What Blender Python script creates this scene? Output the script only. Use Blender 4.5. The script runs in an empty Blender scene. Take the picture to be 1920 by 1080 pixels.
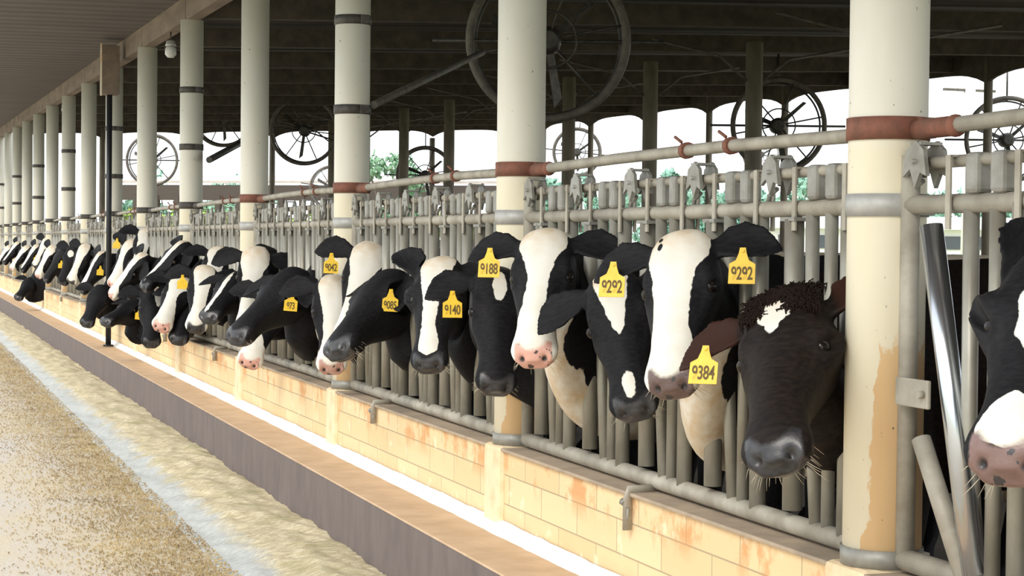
import bpy, bmesh, math, random
import numpy as np
from mathutils import Vector, Matrix, Quaternion, noise as mnoise

random.seed(7)
SC = bpy.context.scene
COL = SC.collection

# ------------------------------------------------------------------ camera
F_PX = 3357.0
H_EYE = 1.24
_d = Vector((-1160.0, 94.0, -F_PX)).normalized()          # +Y of the barn row, seen in camera axes
_ux, _uy = 0.0105, 1.0
_u = Vector((_ux, _uy, 0)); _u.z = -(_d.x*_ux + _d.y*_uy)/_d.z
_u.normalize()                                            # world up in camera axes
_x = _d.cross(_u)                                         # world X in camera axes
CAM_ROT = Matrix((_x, _d, _u))                            # camera -> world
CAM_POS = Vector((0, 0, H_EYE))
cam_data = bpy.data.cameras.new('camera')
cam = bpy.data.objects.new('camera', cam_data); COL.objects.link(cam)
cam_data.sensor_width = 36.0
cam_data.lens = F_PX/1920*36.0
cam_data.clip_start = 0.05; cam_data.clip_end = 2000
cam.matrix_world = Matrix.Translation(CAM_POS) @ CAM_ROT.to_4x4()
SC.camera = cam

# ------------------------------------------------------------------ light
world = bpy.data.worlds.new('sky'); SC.world = world
world.use_nodes = True
_bg = world.node_tree.nodes['Background']
_bg.inputs[0].default_value = (0.93, 0.97, 1.0, 1)
_bg.inputs[1].default_value = 1.5
sun_d = bpy.data.lights.new('sun', 'SUN'); sun_d.energy = 1.7; sun_d.angle = math.radians(30)
sun_d.color = (1.0, 0.94, 0.84)
sun = bpy.data.objects.new('sun', sun_d); COL.objects.link(sun)
sun.rotation_euler = (-Vector((-0.72, -0.62, 0.78))).to_track_quat('-Z', 'Y').to_euler()
SC.view_settings.view_transform = 'Standard'
SC.view_settings.look = 'None'
SC.view_settings.exposure = 0.28
SC.view_settings.gamma = 1.0
SC.view_settings.use_curve_mapping = False
SC.cycles.max_bounces = 8
SC.cycles.diffuse_bounces = 4

# ------------------------------------------------------------------ helpers
def at(px, py, X=None, Z=None):
    r = CAM_ROT @ Vector(((px-960)/F_PX, -(py-540)/F_PX, -1.0))
    t = Z if Z is not None else X/r.x
    return CAM_POS + r*t
def at_z(px, py, z):
    r = CAM_ROT @ Vector(((px-960)/F_PX, -(py-540)/F_PX, -1.0))
    return CAM_POS + r*((z-H_EYE)/r.z)
def tag(o, label=None, cat=None, group=None, kind=None):
    if label: o['label'] = label
    if cat: o['category'] = cat
    if group: o['group'] = group
    if kind: o['kind'] = kind
    return o
def empty(name, loc=(0, 0, 0), rot=None):
    o = bpy.data.objects.new(name, None); COL.objects.link(o)
    o.location = loc; o.empty_display_size = 0.1
    if rot: o.rotation_euler = rot
    return o
def link_mesh(name, me, mat=None, parent=None, smooth=False):
    o = bpy.data.objects.new(name, me); COL.objects.link(o)
    if mat: me.materials.append(mat)
    if smooth:
        me.polygons.foreach_set('use_smooth', [True]*len(me.polygons))
    if parent: o.parent = parent
    return o
class MB:
    def __init__(s): s.bm = bmesh.new()
    def box(s, c, d, rot=None, bev=0.0):
        m = Matrix.Translation(Vector(c))
        if rot is not None: m = m @ rot.to_4x4()
        m = m @ Matrix.Diagonal((*d, 1))
        r = bmesh.ops.create_cube(s.bm, size=1, matrix=m)
        if bev > 0:
            es = list({e for v in r['verts'] for e in v.link_edges})
            bmesh.ops.bevel(s.bm, geom=es, offset=bev, segments=2, affect='EDGES', profile=0.5)
        return s
    def tube(s, pts, r, n=12, caps=True, closed=False, sx=1.0):
        pts = [Vector(p) for p in pts]
        m = len(pts); rs = r if isinstance(r, (list, tuple)) else [r]*m
        tans = []
        for i in range(m):
            a = pts[(i-1) % m] if (closed or i > 0) else pts[i]
            b = pts[(i+1) % m] if (closed or i < m-1) else pts[i]
            tans.append((b-a).normalized())
        ref = Vector((0, 0, 1)) if abs(tans[0].z) < 0.9 else Vector((0, 1, 0))
        nn = (ref - tans[0]*ref.dot(tans[0])).normalized()
        rings = []
        for i in range(m):
            t = tans[i]; nn = (nn - t*nn.dot(t)).normalized(); b = t.cross(nn)
            rings.append([s.bm.verts.new(pts[i] + (nn*math.cos(2*math.pi*k/n)*sx + b*math.sin(2*math.pi*k/n))*rs[i]) for k in range(n)])
        rng = range(m) if closed else range(m-1)
        for i in rng:
            A, B = rings[i], rings[(i+1) % m]
            for k in range(n):
                f = s.bm.faces.new((A[k], A[(k+1) % n], B[(k+1) % n], B[k])); f.smooth = True
        if caps and not closed:
            s.bm.faces.new(list(reversed(rings[0]))); s.bm.faces.new(rings[-1])
        return s
    def ring(s, c, axis, R, r, seg=48, n=8, sx=1.0):
        axis = Vector(axis).normalized()
        a = axis.orthogonal().normalized(); b = axis.cross(a)
        return s.tube([Vector(c) + (a*math.cos(2*math.pi*k/seg) + b*math.sin(2*math.pi*k/seg))*R for k in range(seg)], r, n=n, closed=True, sx=sx)
    def ball(s, c, r, u=12, v=8, sc=(1, 1, 1)):
        m = Matrix.Translation(Vector(c)) @ Matrix.Diagonal((*[r*q for q in sc], 1))
        res = bmesh.ops.create_uvsphere(s.bm, u_segments=u, v_segments=v, radius=1, matrix=m)
        for vv in res['verts']:
            for f in vv.link_faces: f.smooth = True
        return s
    def poly(s, pts, thick=None, dirv=None):
        vs = [s.bm.verts.new(Vector(p)) for p in pts]
        f = s.bm.faces.new(vs)
        if thick:
            r = bmesh.ops.extrude_face_region(s.bm, geom=[f])
            bmesh.ops.translate(s.bm, vec=Vector(dirv)*thick, verts=[v for v in r['geom'] if isinstance(v, bmesh.types.BMVert)])
        return s
    def build(s, name, mat=None, parent=None):
        bmesh.ops.recalc_face_normals(s.bm, faces=s.bm.faces[:])
        me = bpy.data.meshes.new(name); s.bm.to_mesh(me); s.bm.free()
        return link_mesh(name, me, mat, parent)
def grid_mesh(name, P, mat, parent=None, smooth=True):
    """P: (a,b,3) array."""
    a, b = P.shape[:2]
    me = bpy.data.meshes.new(name)
    idx = np.arange(a*b).reshape(a, b)
    q = np.stack([idx[:-1, :-1], idx[1:, :-1], idx[1:, 1:], idx[:-1, 1:]], -1).reshape(-1, 4)
    me.from_pydata(P.reshape(-1, 3).tolist(), [], q.tolist())
    return link_mesh(name, me, mat, parent, smooth)
def copy_tree(o, parent=None):
    c = o.copy(); COL.objects.link(c); c.parent = parent
    for ch in list(o.children): copy_tree(ch, c)
    return c

# ------------------------------------------------------------------ materials
def new_mat(name):
    m = bpy.data.materials.new(name); m.use_nodes = True
    nt = m.node_tree; b = nt.nodes['Principled BSDF']
    return m, nt, b
def L_(nt, a, b): nt.links.new(a, b)
def noise_fac(nt, scale, detail=4, co='Object', stretch=None, lo=0.4, hi=0.6, rough=0.6, dist=0.0):
    tc = nt.nodes.new('ShaderNodeTexCoord'); src = tc.outputs[co]
    if co == 'World':
        pass
    if stretch:
        mp = nt.nodes.new('ShaderNodeMapping'); mp.inputs['Scale'].default_value = stretch
        L_(nt, src, mp.inputs[0]); src = mp.outputs[0]
    n = nt.nodes.new('ShaderNodeTexNoise'); n.inputs['Scale'].default_value = scale
    n.inputs['Detail'].default_value = detail; n.inputs['Roughness'].default_value = rough
    n.inputs['Distortion'].default_value = dist
    L_(nt, src, n.inputs['Vector'])
    r = nt.nodes.new('ShaderNodeMapRange'); r.inputs[1].default_value = lo; r.inputs[2].default_value = hi
    L_(nt, n.outputs['Fac'], r.inputs[0])
    return r.outputs[0], n.outputs['Fac']
def mix(nt, fac, a, b):
    m = nt.nodes.new('ShaderNodeMix'); m.data_type = 'RGBA'
    for s, v in ((m.inputs[0], fac), (m.inputs[6], a), (m.inputs[7], b)):
        if isinstance(v, (int, float)): s.default_value = v
        elif isinstance(v, tuple): s.default_value = (*v[:3], 1)
        else: L_(nt, v, s)
    return m.outputs[2]
def math_(nt, op, a, b=None, c=None, clamp=False):
    m = nt.nodes.new('ShaderNodeMath'); m.operation = op; m.use_clamp = clamp
    for i, v in enumerate((a, b, c)):
        if v is None: continue
        if isinstance(v, (int, float)): m.inputs[i].default_value = v
        else: L_(nt, v, m.inputs[i])
    return m.outputs[0]
def bump(nt, b, h, strength=0.3, dist=0.01):
    n = nt.nodes.new('ShaderNodeBump'); n.inputs['Strength'].default_value = strength; n.inputs['Distance'].default_value = dist
    L_(nt, h, n.inputs['Height']); L_(nt, n.outputs[0], b.inputs['Normal'])
def simple(name, col, rough=0.6, metal=0.0, col2=None, scale=8, stretch=None, lo=.35, hi=.65, bmp=0.0, dist=0.004, detail=4):
    m, nt, b = new_mat(name)
    b.inputs['Roughness'].default_value = rough; b.inputs['Metallic'].default_value = metal
    if col2:
        f, raw = noise_fac(nt, scale, stretch=stretch, lo=lo, hi=hi, detail=detail)
        L_(nt, mix(nt, f, col, col2), b.inputs['Base Color'])
        if bmp: bump(nt, b, raw, bmp, dist)
    else: b.inputs['Base Color'].default_value = (*col, 1)
    return m

M = {}
def sep_pos(nt):
    g = nt.nodes.new('ShaderNodeNewGeometry'); s = nt.nodes.new('ShaderNodeSeparateXYZ')
    L_(nt, g.outputs['Position'], s.inputs[0]); return g, s
def ramp_range(nt, v, a, b_, c=0.0, d=1.0):
    r = nt.nodes.new('ShaderNodeMapRange'); r.inputs[1].default_value = a; r.inputs[2].default_value = b_
    r.inputs[3].default_value = c; r.inputs[4].default_value = d
    L_(nt, v, r.inputs[0]); return r.outputs[0]

# painted post: cream pipe paint, the lower shaft worn back to an ochre undercoat in a ragged-edged patch
def mat_post():
    m, nt, b = new_mat('post_paint'); b.inputs['Roughness'].default_value = 0.55
    tc = nt.nodes.new('ShaderNodeTexCoord'); s = nt.nodes.new('ShaderNodeSeparateXYZ'); L_(nt, tc.outputs['Object'], s.inputs[0])
    f1, raw = noise_fac(nt, 3, stretch=(1, 1, .4), lo=.4, hi=.7)
    base = mix(nt, f1, (.77, .75, .66), (.70, .67, .56))
    yel = mix(nt, f1, (.80, .74, .58), (.74, .66, .48))
    zz = math_(nt, 'ADD', s.outputs[2], math_(nt, 'MULTIPLY', math_(nt, 'SUBTRACT', raw, .5), .2))
    c = mix(nt, ramp_range(nt, zz, 1.50, 1.58), yel, base)
    # ochre undercoat laid bare in a ragged patch down one side of the lower shaft
    _, rn = noise_fac(nt, 16, detail=6, stretch=(1, 1, .55))
    side = math_(nt, 'ADD', math_(nt, 'MULTIPLY', s.outputs[0], .86), math_(nt, 'MULTIPLY', s.outputs[1], -.51))
    xx = math_(nt, 'ADD', math_(nt, 'ADD', side, math_(nt, 'MULTIPLY', s.outputs[2], -.045)), math_(nt, 'MULTIPLY', math_(nt, 'SUBTRACT', rn, .5), .09))
    peel = math_(nt, 'MULTIPLY', ramp_range(nt, xx, -.066, -.062), ramp_range(nt, math_(nt, 'ADD', s.outputs[2], math_(nt, 'MULTIPLY', rn, .5)), 1.24, 1.2))
    peel = math_(nt, 'MULTIPLY', peel, ramp_range(nt, s.outputs[2], .36, .40))
    c = mix(nt, peel, c, mix(nt, f1, (.72, .50, .27), (.64, .40, .20)))
    sp, _ = noise_fac(nt, 60, stretch=(1, 1, .5), lo=.70, hi=.74, detail=3)
    c = mix(nt, sp, c, (.12, .11, .10))
    L_(nt, c, b.inputs['Base Color']); bump(nt, b, raw, .15, .003)
    return m
M['post'] = mat_post()

def mat_wall():
    m, nt, b = new_mat('wall_blocks'); b.inputs['Roughness'].default_value = 0.8
    g, s = sep_pos(nt)
    cm = nt.nodes.new('ShaderNodeCombineXYZ'); L_(nt, s.outputs[1], cm.inputs[0]); L_(nt, s.outputs[2], cm.inputs[1])
    br = nt.nodes.new('ShaderNodeTexBrick'); L_(nt, cm.outputs[0], br.inputs[0])
    br.inputs['Color1'].default_value = (.80, .62, .37, 1); br.inputs['Color2'].default_value = (.74, .53, .29, 1)
    br.inputs['Mortar'].default_value = (.42, .32, .2, 1)
    br.inputs['Scale'].default_value = 1; br.inputs['Mortar Size'].default_value = .0035
    br.inputs['Brick Width'].default_value = .40; br.inputs['Row Height'].default_value = .125
    br.inputs['Mortar Smooth'].default_value = .3
    cm2 = nt.nodes.new('ShaderNodeCombineXYZ'); L_(nt, s.outputs[1], cm2.inputs[0]); L_(nt, s.outputs[2], cm2.inputs[1])
    n1 = nt.nodes.new('ShaderNodeTexNoise'); n1.inputs['Scale'].default_value = 4.2; n1.inputs['Detail'].default_value = 9; n1.inputs['Roughness'].default_value = .68
    mp = nt.nodes.new('ShaderNodeMapping'); mp.inputs['Scale'].default_value = (1, .6, 1); L_(nt, cm2.outputs[0], mp.inputs[0]); L_(nt, mp.outputs[0], n1.inputs[0])
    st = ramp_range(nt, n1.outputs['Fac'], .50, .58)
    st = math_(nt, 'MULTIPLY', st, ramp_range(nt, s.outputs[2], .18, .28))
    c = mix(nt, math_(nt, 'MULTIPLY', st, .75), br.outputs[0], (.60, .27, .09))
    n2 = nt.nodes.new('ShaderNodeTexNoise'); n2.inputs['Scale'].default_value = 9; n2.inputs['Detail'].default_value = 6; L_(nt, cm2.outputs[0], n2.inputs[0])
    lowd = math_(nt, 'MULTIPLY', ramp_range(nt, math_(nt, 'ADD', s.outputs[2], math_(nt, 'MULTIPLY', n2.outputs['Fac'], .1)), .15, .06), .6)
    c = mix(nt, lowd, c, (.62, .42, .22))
    wh = ramp_range(nt, n2.outputs['Fac'], .62, .68)
    c = mix(nt, math_(nt, 'MULTIPLY', wh, .6), c, (.86, .76, .55))
    L_(nt, c, b.inputs['Base Color']); bump(nt, b, n2.outputs['Fac'], .3, .004)
    return m
M['wall'] = mat_wall()
M['pilaster'] = simple('pilaster_paint', (.80, .66, .44), .75, col2=(.70, .50, .28), scale=9, lo=.45, hi=.7, bmp=.2, detail=8)
M['sill'] = simple('wall_top', (.46, .36, .26), .85, col2=(.34, .27, .20), scale=7, bmp=.4)
M['lime'] = simple('lime_strip', (.90, .89, .86), .8, col2=(.82, .78, .70), scale=12, lo=.5, hi=.8, bmp=.3)
M['ledge'] = simple('ledge_concrete', (.64, .46, .30), .85, col2=(.52, .36, .22), scale=5, bmp=.4, detail=8)
M['kerb'] = simple('kerb_face', (.175, .142, .132), .85, col2=(.125, .10, .095), scale=10, stretch=(1, 1, .35), bmp=.3, detail=8, lo=.3, hi=.75)
M['galv'] = simple('galvanised_pipe', (.40, .39, .34), .42, .35, col2=(.29, .27, .22), scale=9, stretch=(1, 1, .5), bmp=.1)
M['galv_dust'] = simple('dusty_pipe', (.46, .43, .36), .6, .15, col2=(.30, .27, .22), scale=7, bmp=.2)
M['steel'] = simple('bright_steel', (.62, .66, .72), .22, .95, col2=(.45, .47, .5), scale=6, stretch=(1, 1, .3), lo=.5, hi=.8)
M['plate'] = simple('grey_plate', (.34, .335, .31), .5, .3, col2=(.24, .23, .2), scale=14)
M['rust'] = simple('red_oxide', (.26, .10, .065), .75, .1, col2=(.17, .075, .05), scale=25, bmp=.3)
M['black_clamp'] = simple('black_clamp', (.05, .045, .04), .6, .2, col2=(.10, .09, .08), scale=25)
M['grey_clamp'] = simple('grey_clamp', (.50, .50, .48), .5, .25, col2=(.38, .37, .35), scale=15)
M['beam'] = simple('timber_beam', (.24, .185, .14), .85, col2=(.15, .115, .09), scale=6, stretch=(1, .2, 1), bmp=.4)
M['dark_beam'] = simple('smoked_timber', (.105, .085, .066), .9, col2=(.06, .05, .04), scale=6, bmp=.3)
M['fan'] = simple('fan_metal', (.045, .042, .04), .5, .3, col2=(.09, .085, .075), scale=20)
M['fan_light'] = simple('fan_hoop_dusty', (.16, .145, .12), .65, .1, col2=(.09, .08, .07), scale=12)
M['pole'] = simple('dark_pole', (.028, .03, .036), .4, .3)
M['lamp'] = simple('lamp_glass', (.62, .62, .60), .25)
M['lampcap'] = simple('lamp_cap', (.45, .44, .42), .4, .3)
M['yellow'] = simple('tag_yellow', (.86, .58, .03), .45, col2=(.80, .50, .02), scale=30)
M['ink'] = simple('tag_ink', (.10, .06, .01), .6)
M['eye'] = simple('cow_eye', (.010, .007, .006), .18); M['eye'].node_tree.nodes['Principled BSDF'].inputs['Specular IOR Level'].default_value = .3
M['hoof'] = simple('hoof', (.08, .06, .05), .5)
M['inner_post'] = simple('inner_post', (.32, .28, .22), .7, col2=(.20, .17, .13), scale=5, stretch=(1, 1, .3))
M['barn_floor'] = simple('barn_floor', (.30, .25, .19), .8, col2=(.20, .16, .12), scale=2, bmp=.3)
M['grass'] = simple('grass', (.42, .50, .24), .95, col2=(.55, .56, .32), scale=1.3, lo=.3, hi=.7)
M['foliage'] = simple('foliage', (.16, .34, .20), .9, col2=(.30, .48, .30), scale=1.5)
M['foliage2'] = simple('foliage_hazed', (.20, .42, .34), .9, col2=(.36, .55, .45), scale=.5)  # washed-out distance haze put into the leaf colour
M['bark'] = simple('bark', (.14, .11, .09), .9)
M['shed_roof'] = simple('shed_roof', (.55, .50, .45), .5, .2, col2=(.45, .40, .36), scale=2)
M['shed_dark'] = simple('shed_dark', (.08, .065, .055), .9)
M['white_paint'] = simple('white_paint', (.80, .80, .78), .6)
M['window_dark'] = simple('window_dark', (.07, .08, .10), .3)
M['white_hair'] = simple('white_hair', (.80, .72, .55), .7)
M['dark_hair'] = simple('dark_hair', (.014, .008, .006), .95); M['dark_hair'].node_tree.nodes['Principled BSDF'].inputs['Specular IOR Level'].default_value = .15
M['whisker'] = simple('whisker', (.75, .68, .55), .5)

def mat_ceiling(name, a, b2):
    m, nt, b = new_mat(name); b.inputs['Roughness'].default_value = .8
    g, s = sep_pos(nt)
    w = math_(nt, 'SINE', math_(nt, 'MULTIPLY', s.outputs[1], 2*math.pi/.42))
    f = ramp_range(nt, w, .75, .98)
    n, raw = noise_fac(nt, 1.2, lo=.3, hi=.7)
    L_(nt, mix(nt, f, mix(nt, n, a, b2), tuple(.55*q for q in a)), b.inputs['Base Color'])
    bump(nt, b, w, .5, .02)
    return m
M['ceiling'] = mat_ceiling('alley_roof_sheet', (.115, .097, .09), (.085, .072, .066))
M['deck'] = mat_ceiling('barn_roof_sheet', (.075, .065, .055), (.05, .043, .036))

def mat_road():
    m, nt, b = new_mat('feed_alley'); b.inputs['Roughness'].default_value = .9
    g, s = sep_pos(nt)
    def nz(scale, det, vec=(1, 1, 1), lo=.4, hi=.6):
        mp = nt.nodes.new('ShaderNodeMapping'); mp.inputs['Scale'].default_value = vec; L_(nt, g.outputs['Position'], mp.inputs[0])
        n = nt.nodes.new('ShaderNodeTexNoise'); n.inputs['Scale'].default_value = scale; n.inputs['Detail'].default_value = det; n.inputs['Roughness'].default_value = .65
        L_(nt, mp.outputs[0], n.inputs[0]); return ramp_range(nt, n.outputs['Fac'], lo, hi)
    big = nz(2.2, 5, (1, .35, 1), .35, .65)
    c = mix(nt, big, (.66, .56, .40), (.62, .58, .54))
    near = math_(nt, 'ADD', s.outputs[0], math_(nt, 'MULTIPLY', nz(3, 4, lo=0, hi=1), .5))
    dens = ramp_range(nt, near, 1.15, 1.62)
    specks = math_(nt, 'MULTIPLY', nz(55, 6, lo=.44, hi=.58), math_(nt, 'ADD', math_(nt, 'MULTIPLY', dens, .75), .28))
    c = mix(nt, specks, c, (.50, .39, .21))
    sp2 = math_(nt, 'MULTIPLY', nz(120, 3, lo=.58, hi=.66), math_(nt, 'ADD', math_(nt, 'MULTIPLY', dens, .7), .25))
    c = mix(nt, sp2, c, (.13, .10, .05))
    L_(nt, c, b.inputs['Base Color'])
    n, raw = noise_fac(nt, 60, detail=5); bump(nt, b, raw, .5, .01)
    return m
M['road'] = mat_road()
def mat_feed():
    m, nt, b = new_mat('chopped_feed'); b.inputs['Roughness'].default_value = .95
    g, s = sep_pos(nt)
    mp = nt.nodes.new('ShaderNodeMapping'); mp.inputs['Scale'].default_value = (.35, 1.0, 1.0); mp.inputs['Rotation'].default_value = (0, 0, .35); L_(nt, g.outputs['Position'], mp.inputs[0])
    n = nt.nodes.new('ShaderNodeTexNoise'); n.inputs['Scale'].default_value = 48; n.inputs['Detail'].default_value = 9; n.inputs['Roughness'].default_value = .7; L_(nt, mp.outputs[0], n.inputs[0])
    n2 = nt.nodes.new('ShaderNodeTexNoise'); n2.inputs['Scale'].default_value = 3.5; n2.inputs['Detail'].default_value = 5; L_(nt, g.outputs['Position'], n2.inputs[0])
    c = mix(nt, ramp_range(nt, n.outputs['Fac'], .36, .62), (.50, .40, .22), (.88, .78, .56))
    c = mix(nt, math_(nt, 'MULTIPLY', ramp_range(nt, n2.outputs['Fac'], .5, .65), .55), c, (.44, .40, .20))
    # pale blue-grey band along the outer foot of the windrow
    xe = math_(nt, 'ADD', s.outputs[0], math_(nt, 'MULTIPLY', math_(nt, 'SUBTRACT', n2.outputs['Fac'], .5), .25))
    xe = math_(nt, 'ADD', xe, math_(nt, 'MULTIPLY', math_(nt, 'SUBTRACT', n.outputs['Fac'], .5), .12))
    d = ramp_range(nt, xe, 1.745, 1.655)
    pale_band = mix(nt, ramp_range(nt, n.outputs['Fac'], .35, .7), (.46, .48, .48), (.66, .69, .70))
    c = mix(nt, math_(nt, 'MULTIPLY', d, .9), c, pale_band)
    gold = ramp_range(nt, xe, 1.505, 1.47)
    c = mix(nt, gold, c, mix(nt, ramp_range(nt, n.outputs['Fac'], .42, .6), (.34, .25, .11), (.60, .48, .28)))
    L_(nt, c, b.inputs['Base Color']); bump(nt, b, n.outputs['Fac'], .8, .02)
    return m
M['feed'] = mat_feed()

def mat_cow():
    m, nt, b = new_mat('cow_coat')
    def attr(n, t='GEOMETRY'):
        a = nt.nodes.new('ShaderNodeAttribute'); a.attribute_name = n; a.attribute_type = t; return a.outputs['Fac']
    rest = nt.nodes.new('ShaderNodeAttribute'); rest.attribute_name = 'rest'
    def nz(scale, det, vec=(1, 1, 1), rough=.6):
        mp = nt.nodes.new('ShaderNodeMapping'); mp.inputs['Scale'].default_value = vec; L_(nt, rest.outputs['Vector'], mp.inputs[0])
        n = nt.nodes.new('ShaderNodeTexNoise'); n.inputs['Scale'].default_value = scale; n.inputs['Detail'].default_value = det; n.inputs['Roughness'].default_value = rough
        L_(nt, mp.outputs[0], n.inputs[0]); return n.outputs['Fac']
    wob = nz(28, 5)
    coat = math_(nt, 'ADD', attr('coat'), math_(nt, 'MULTIPLY', math_(nt, 'SUBTRACT', wob, .5), .022))
    w = ramp_range(nt, coat, -.0015, .0015)
    fine = nz(90, 3, (1, 1, .3))
    brown = attr('brown', 'OBJECT')
    blk = mix(nt, ramp_range(nt, fine, .35, .7), (.0055, .0055, .007), (.014, .0135, .0155))
    browncol = mix(nt, ramp_range(nt, fine, .35, .7), (.007, .005, .0045), (.020, .013, .010))
    blk = mix(nt, brown, blk, browncol)
    blk = mix(nt, math_(nt, 'MULTIPLY', attr('inner'), brown), blk, (.035, .013, .008))
    wht = mix(nt, ramp_range(nt, nz(6, 4), .4, .7), (.80, .78, .72), (.72, .68, .58))
    dirt_shade = math_(nt, 'MULTIPLY', attr('dirt_shade'), ramp_range(nt, nz(16, 4), .25, .7))
    wht = mix(nt, math_(nt, 'MULTIPLY', dirt_shade, .8), wht, (.58, .42, .24))
    c = mix(nt, w, blk, wht)
    pad = ramp_range(nt, math_(nt, 'ADD', attr('pad'), math_(nt, 'MULTIPLY', math_(nt, 'SUBTRACT', wob, .5), .012)), -.003, .003)
    pk = attr('pink', 'OBJECT')
    spots = ramp_range(nt, nz(34, 2), .60, .63)
    pink = mix(nt, spots, (.66, .36, .29), (.06, .04, .04))
    dark = mix(nt, ramp_range(nt, nz(40, 3), .4, .65), (.018, .018, .021), (.045, .043, .048))
    c = mix(nt, pad, c, mix(nt, pk, dark, pink))
    dk = ramp_range(nt, attr('hole'), .25, .6)
    c = mix(nt, dk, c, (.012, .008, .008))
    L_(nt, c, b.inputs['Base Color'])
    r = mix(nt, pad, (.6, .6, .6), (.32, .32, .32)); L_(nt, r, b.inputs['Roughness'])
    L_(nt, mix(nt, pad, (.16,.16,.16), (.6,.6,.6)), b.inputs['Specular IOR Level'])
    h = math_(nt, 'ADD', math_(nt, 'MULTIPLY', fine, .6), math_(nt, 'MULTIPLY', nz(200, 2), .4))
    bump(nt, b, h, .25, .004)
    return m
M['cow'] = mat_cow()

# ------------------------------------------------------------------ layout of the row
BAY = 3.05; Y0 = 4.324; XR = 2.584
def YN(n): return Y0 + BAY*n
def zb(Y): return 3.26 + .018*(Y-(Y0+4*BAY))          # underside of the eave beam
N_LAST = 17; Y_END = 42.6

# ---- ground, wall, ledge, kerb
YA, YB = -1.5, 62.0
z_road = -.36
road = MB().box(((-14+2.145)/2, 60, z_road-.1), (14+2.145, 140, .2)).build('floor', M['road']); tag(road, kind='structure')
kb = MB().box((2.145+.22, (YA+YB)/2, -.21), (.44, YB-YA, .42)).build('trim_1', M['kerb']); tag(kb, kind='structure')
lg = MB().box((2.150+.225, (YA+YB)/2, .0), (.45, YB-YA, .016), bev=.004).build('trim_2', M['ledge']); tag(lg, kind='structure')
# wall body
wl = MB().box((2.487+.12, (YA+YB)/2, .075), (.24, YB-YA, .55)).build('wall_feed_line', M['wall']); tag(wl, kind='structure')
sl = MB().box((2.475+.12, (YA+YB)/2, .356), (.25, YB-YA, .014), bev=.004).build('trim_3', M['sill']); tag(sl, kind='structure')
# lime cove at the wall foot, ragged edge
ys = np.arange(YA, YB, .06); prof = [(2.481, .050), (2.466, .045), (2.440, .018), (2.415, .0085)]
P = np.zeros((len(ys), 4, 3))
for i, y in enumerate(ys):
    w = .006*mnoise.noise(Vector((y*3, 0, 0))) + .004*mnoise.noise(Vector((y*11, 5, 0)))
    near = min(abs(y-YN(n)) for n in range(-1, 18))
    for j, (x, z) in enumerate(prof):
        P[i, j] = (x - (w if 0 < j else 0), y, z + (w if j < 2 else 0))
lime = grid_mesh('trim_4', P, M['lime']); tag(lime, kind='structure')
bf = MB().box((XR+.14+12, 30, -.22), (24, 80, .2)).build('floor.001', M['barn_floor']); tag(bf, kind='structure')
gr = MB().box((60, 120, -.45), (400, 500, .1)).build('ground', M['grass']); tag(gr, kind='structure')

# ---- feed windrow (uncountable)
ys = np.concatenate([np.arange(1.5, 14, .035), np.arange(14, 30, .09), np.arange(30, 62, .3)])
us = np.linspace(0, 1, 30)
P = np.zeros((len(ys), len(us), 3))
for i, y in enumerate(ys):
    for j, u in enumerate(us):
        x = 2.15 - u*.70
        z = np.interp(x, [1.45, 1.53, 1.73, 1.90, 2.05, 2.15], [-.375, -.355, -.285, -.265, -.268, -.285])
        a = max(0, min(1, (x-1.45)/.15))
        z += a*(.018*mnoise.noise(Vector((x*5, y*1.6+x*2.5, 0))) + .018*mnoise.noise(Vector((x*9, y*6+x*4, 3))) + .009*mnoise.noise(Vector((x*22, y*44, 7))))
        P[i, j] = (x, y, z)
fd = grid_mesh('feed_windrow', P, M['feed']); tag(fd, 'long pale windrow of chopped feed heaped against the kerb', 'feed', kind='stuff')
# loose chopped straw over the alley
rs = np.random.RandomState(3)
bm = MB(); V = []; Fc = []
for i in range(30000):
    y = 6 + 26*rs.rand()**1.7; x = 1.55 - abs(rs.randn())*.40
    if x < .1: continue
    z = z_road + .003
    if x > 1.5: z = np.interp(x, [1.45, 1.53, 1.73], [-.37, -.35, -.283]) + .006
    a = rs.rand()*math.pi; l = .003 + .007*rs.rand(); w = .0015 + .0018*rs.rand()
    dx, dy = math.cos(a)*l, math.sin(a)*l; ex, ey = -math.sin(a)*w, math.cos(a)*w; t = rs.rand()*.008
    k = len(V)
    V += [(x-dx-ex, y-dy-ey, z), (x+dx-ex, y+dy-ey, z+t), (x+dx+ex, y+dy+ey, z+t), (x-dx+ex, y-dy+ey, z), (x, y, z+.004+t)]
    Fc += [(k, k+1, k+4), (k+1, k+2, k+4), (k+2, k+3, k+4), (k+3, k, k+4)]
me = bpy.data.meshes.new('loose_straw'); me.from_pydata(V, [], Fc)
M['straw'] = simple('straw', (.50, .38, .19), .9, col2=(.27, .19, .09), scale=3)
st = link_mesh('loose_straw', me, M['straw']); tag(st, 'scattered brown chopped straw and feed crumbs on the alley', 'straw', kind='stuff')

# ---- roof
def slab(name, pts, th, mat):
    o = MB().poly(pts, th, (0, 0, 1)).build(name, mat); tag(o, kind='structure'); return o
def zr(Y): return zb(Y) + .22
slab('ceiling', [(.75, -1, zr(-1)-.02), (2.52, -1, zr(-1)), (2.52, 62, zr(62)), (.75, 62, zr(62)-.02)], .06, M['ceiling'])
XF = 14.6
def zf(Y): return 3.81 + .018*(Y-25.4)
slab('ceiling.001', [(2.55, -1, zr(-1)+.03), (XF+1.2, -1, zf(-1)+.35), (XF+1.2, Y_END, zf(Y_END)+.35), (2.55, Y_END, zr(Y_END)+.03)], .06, M['deck'])
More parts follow.
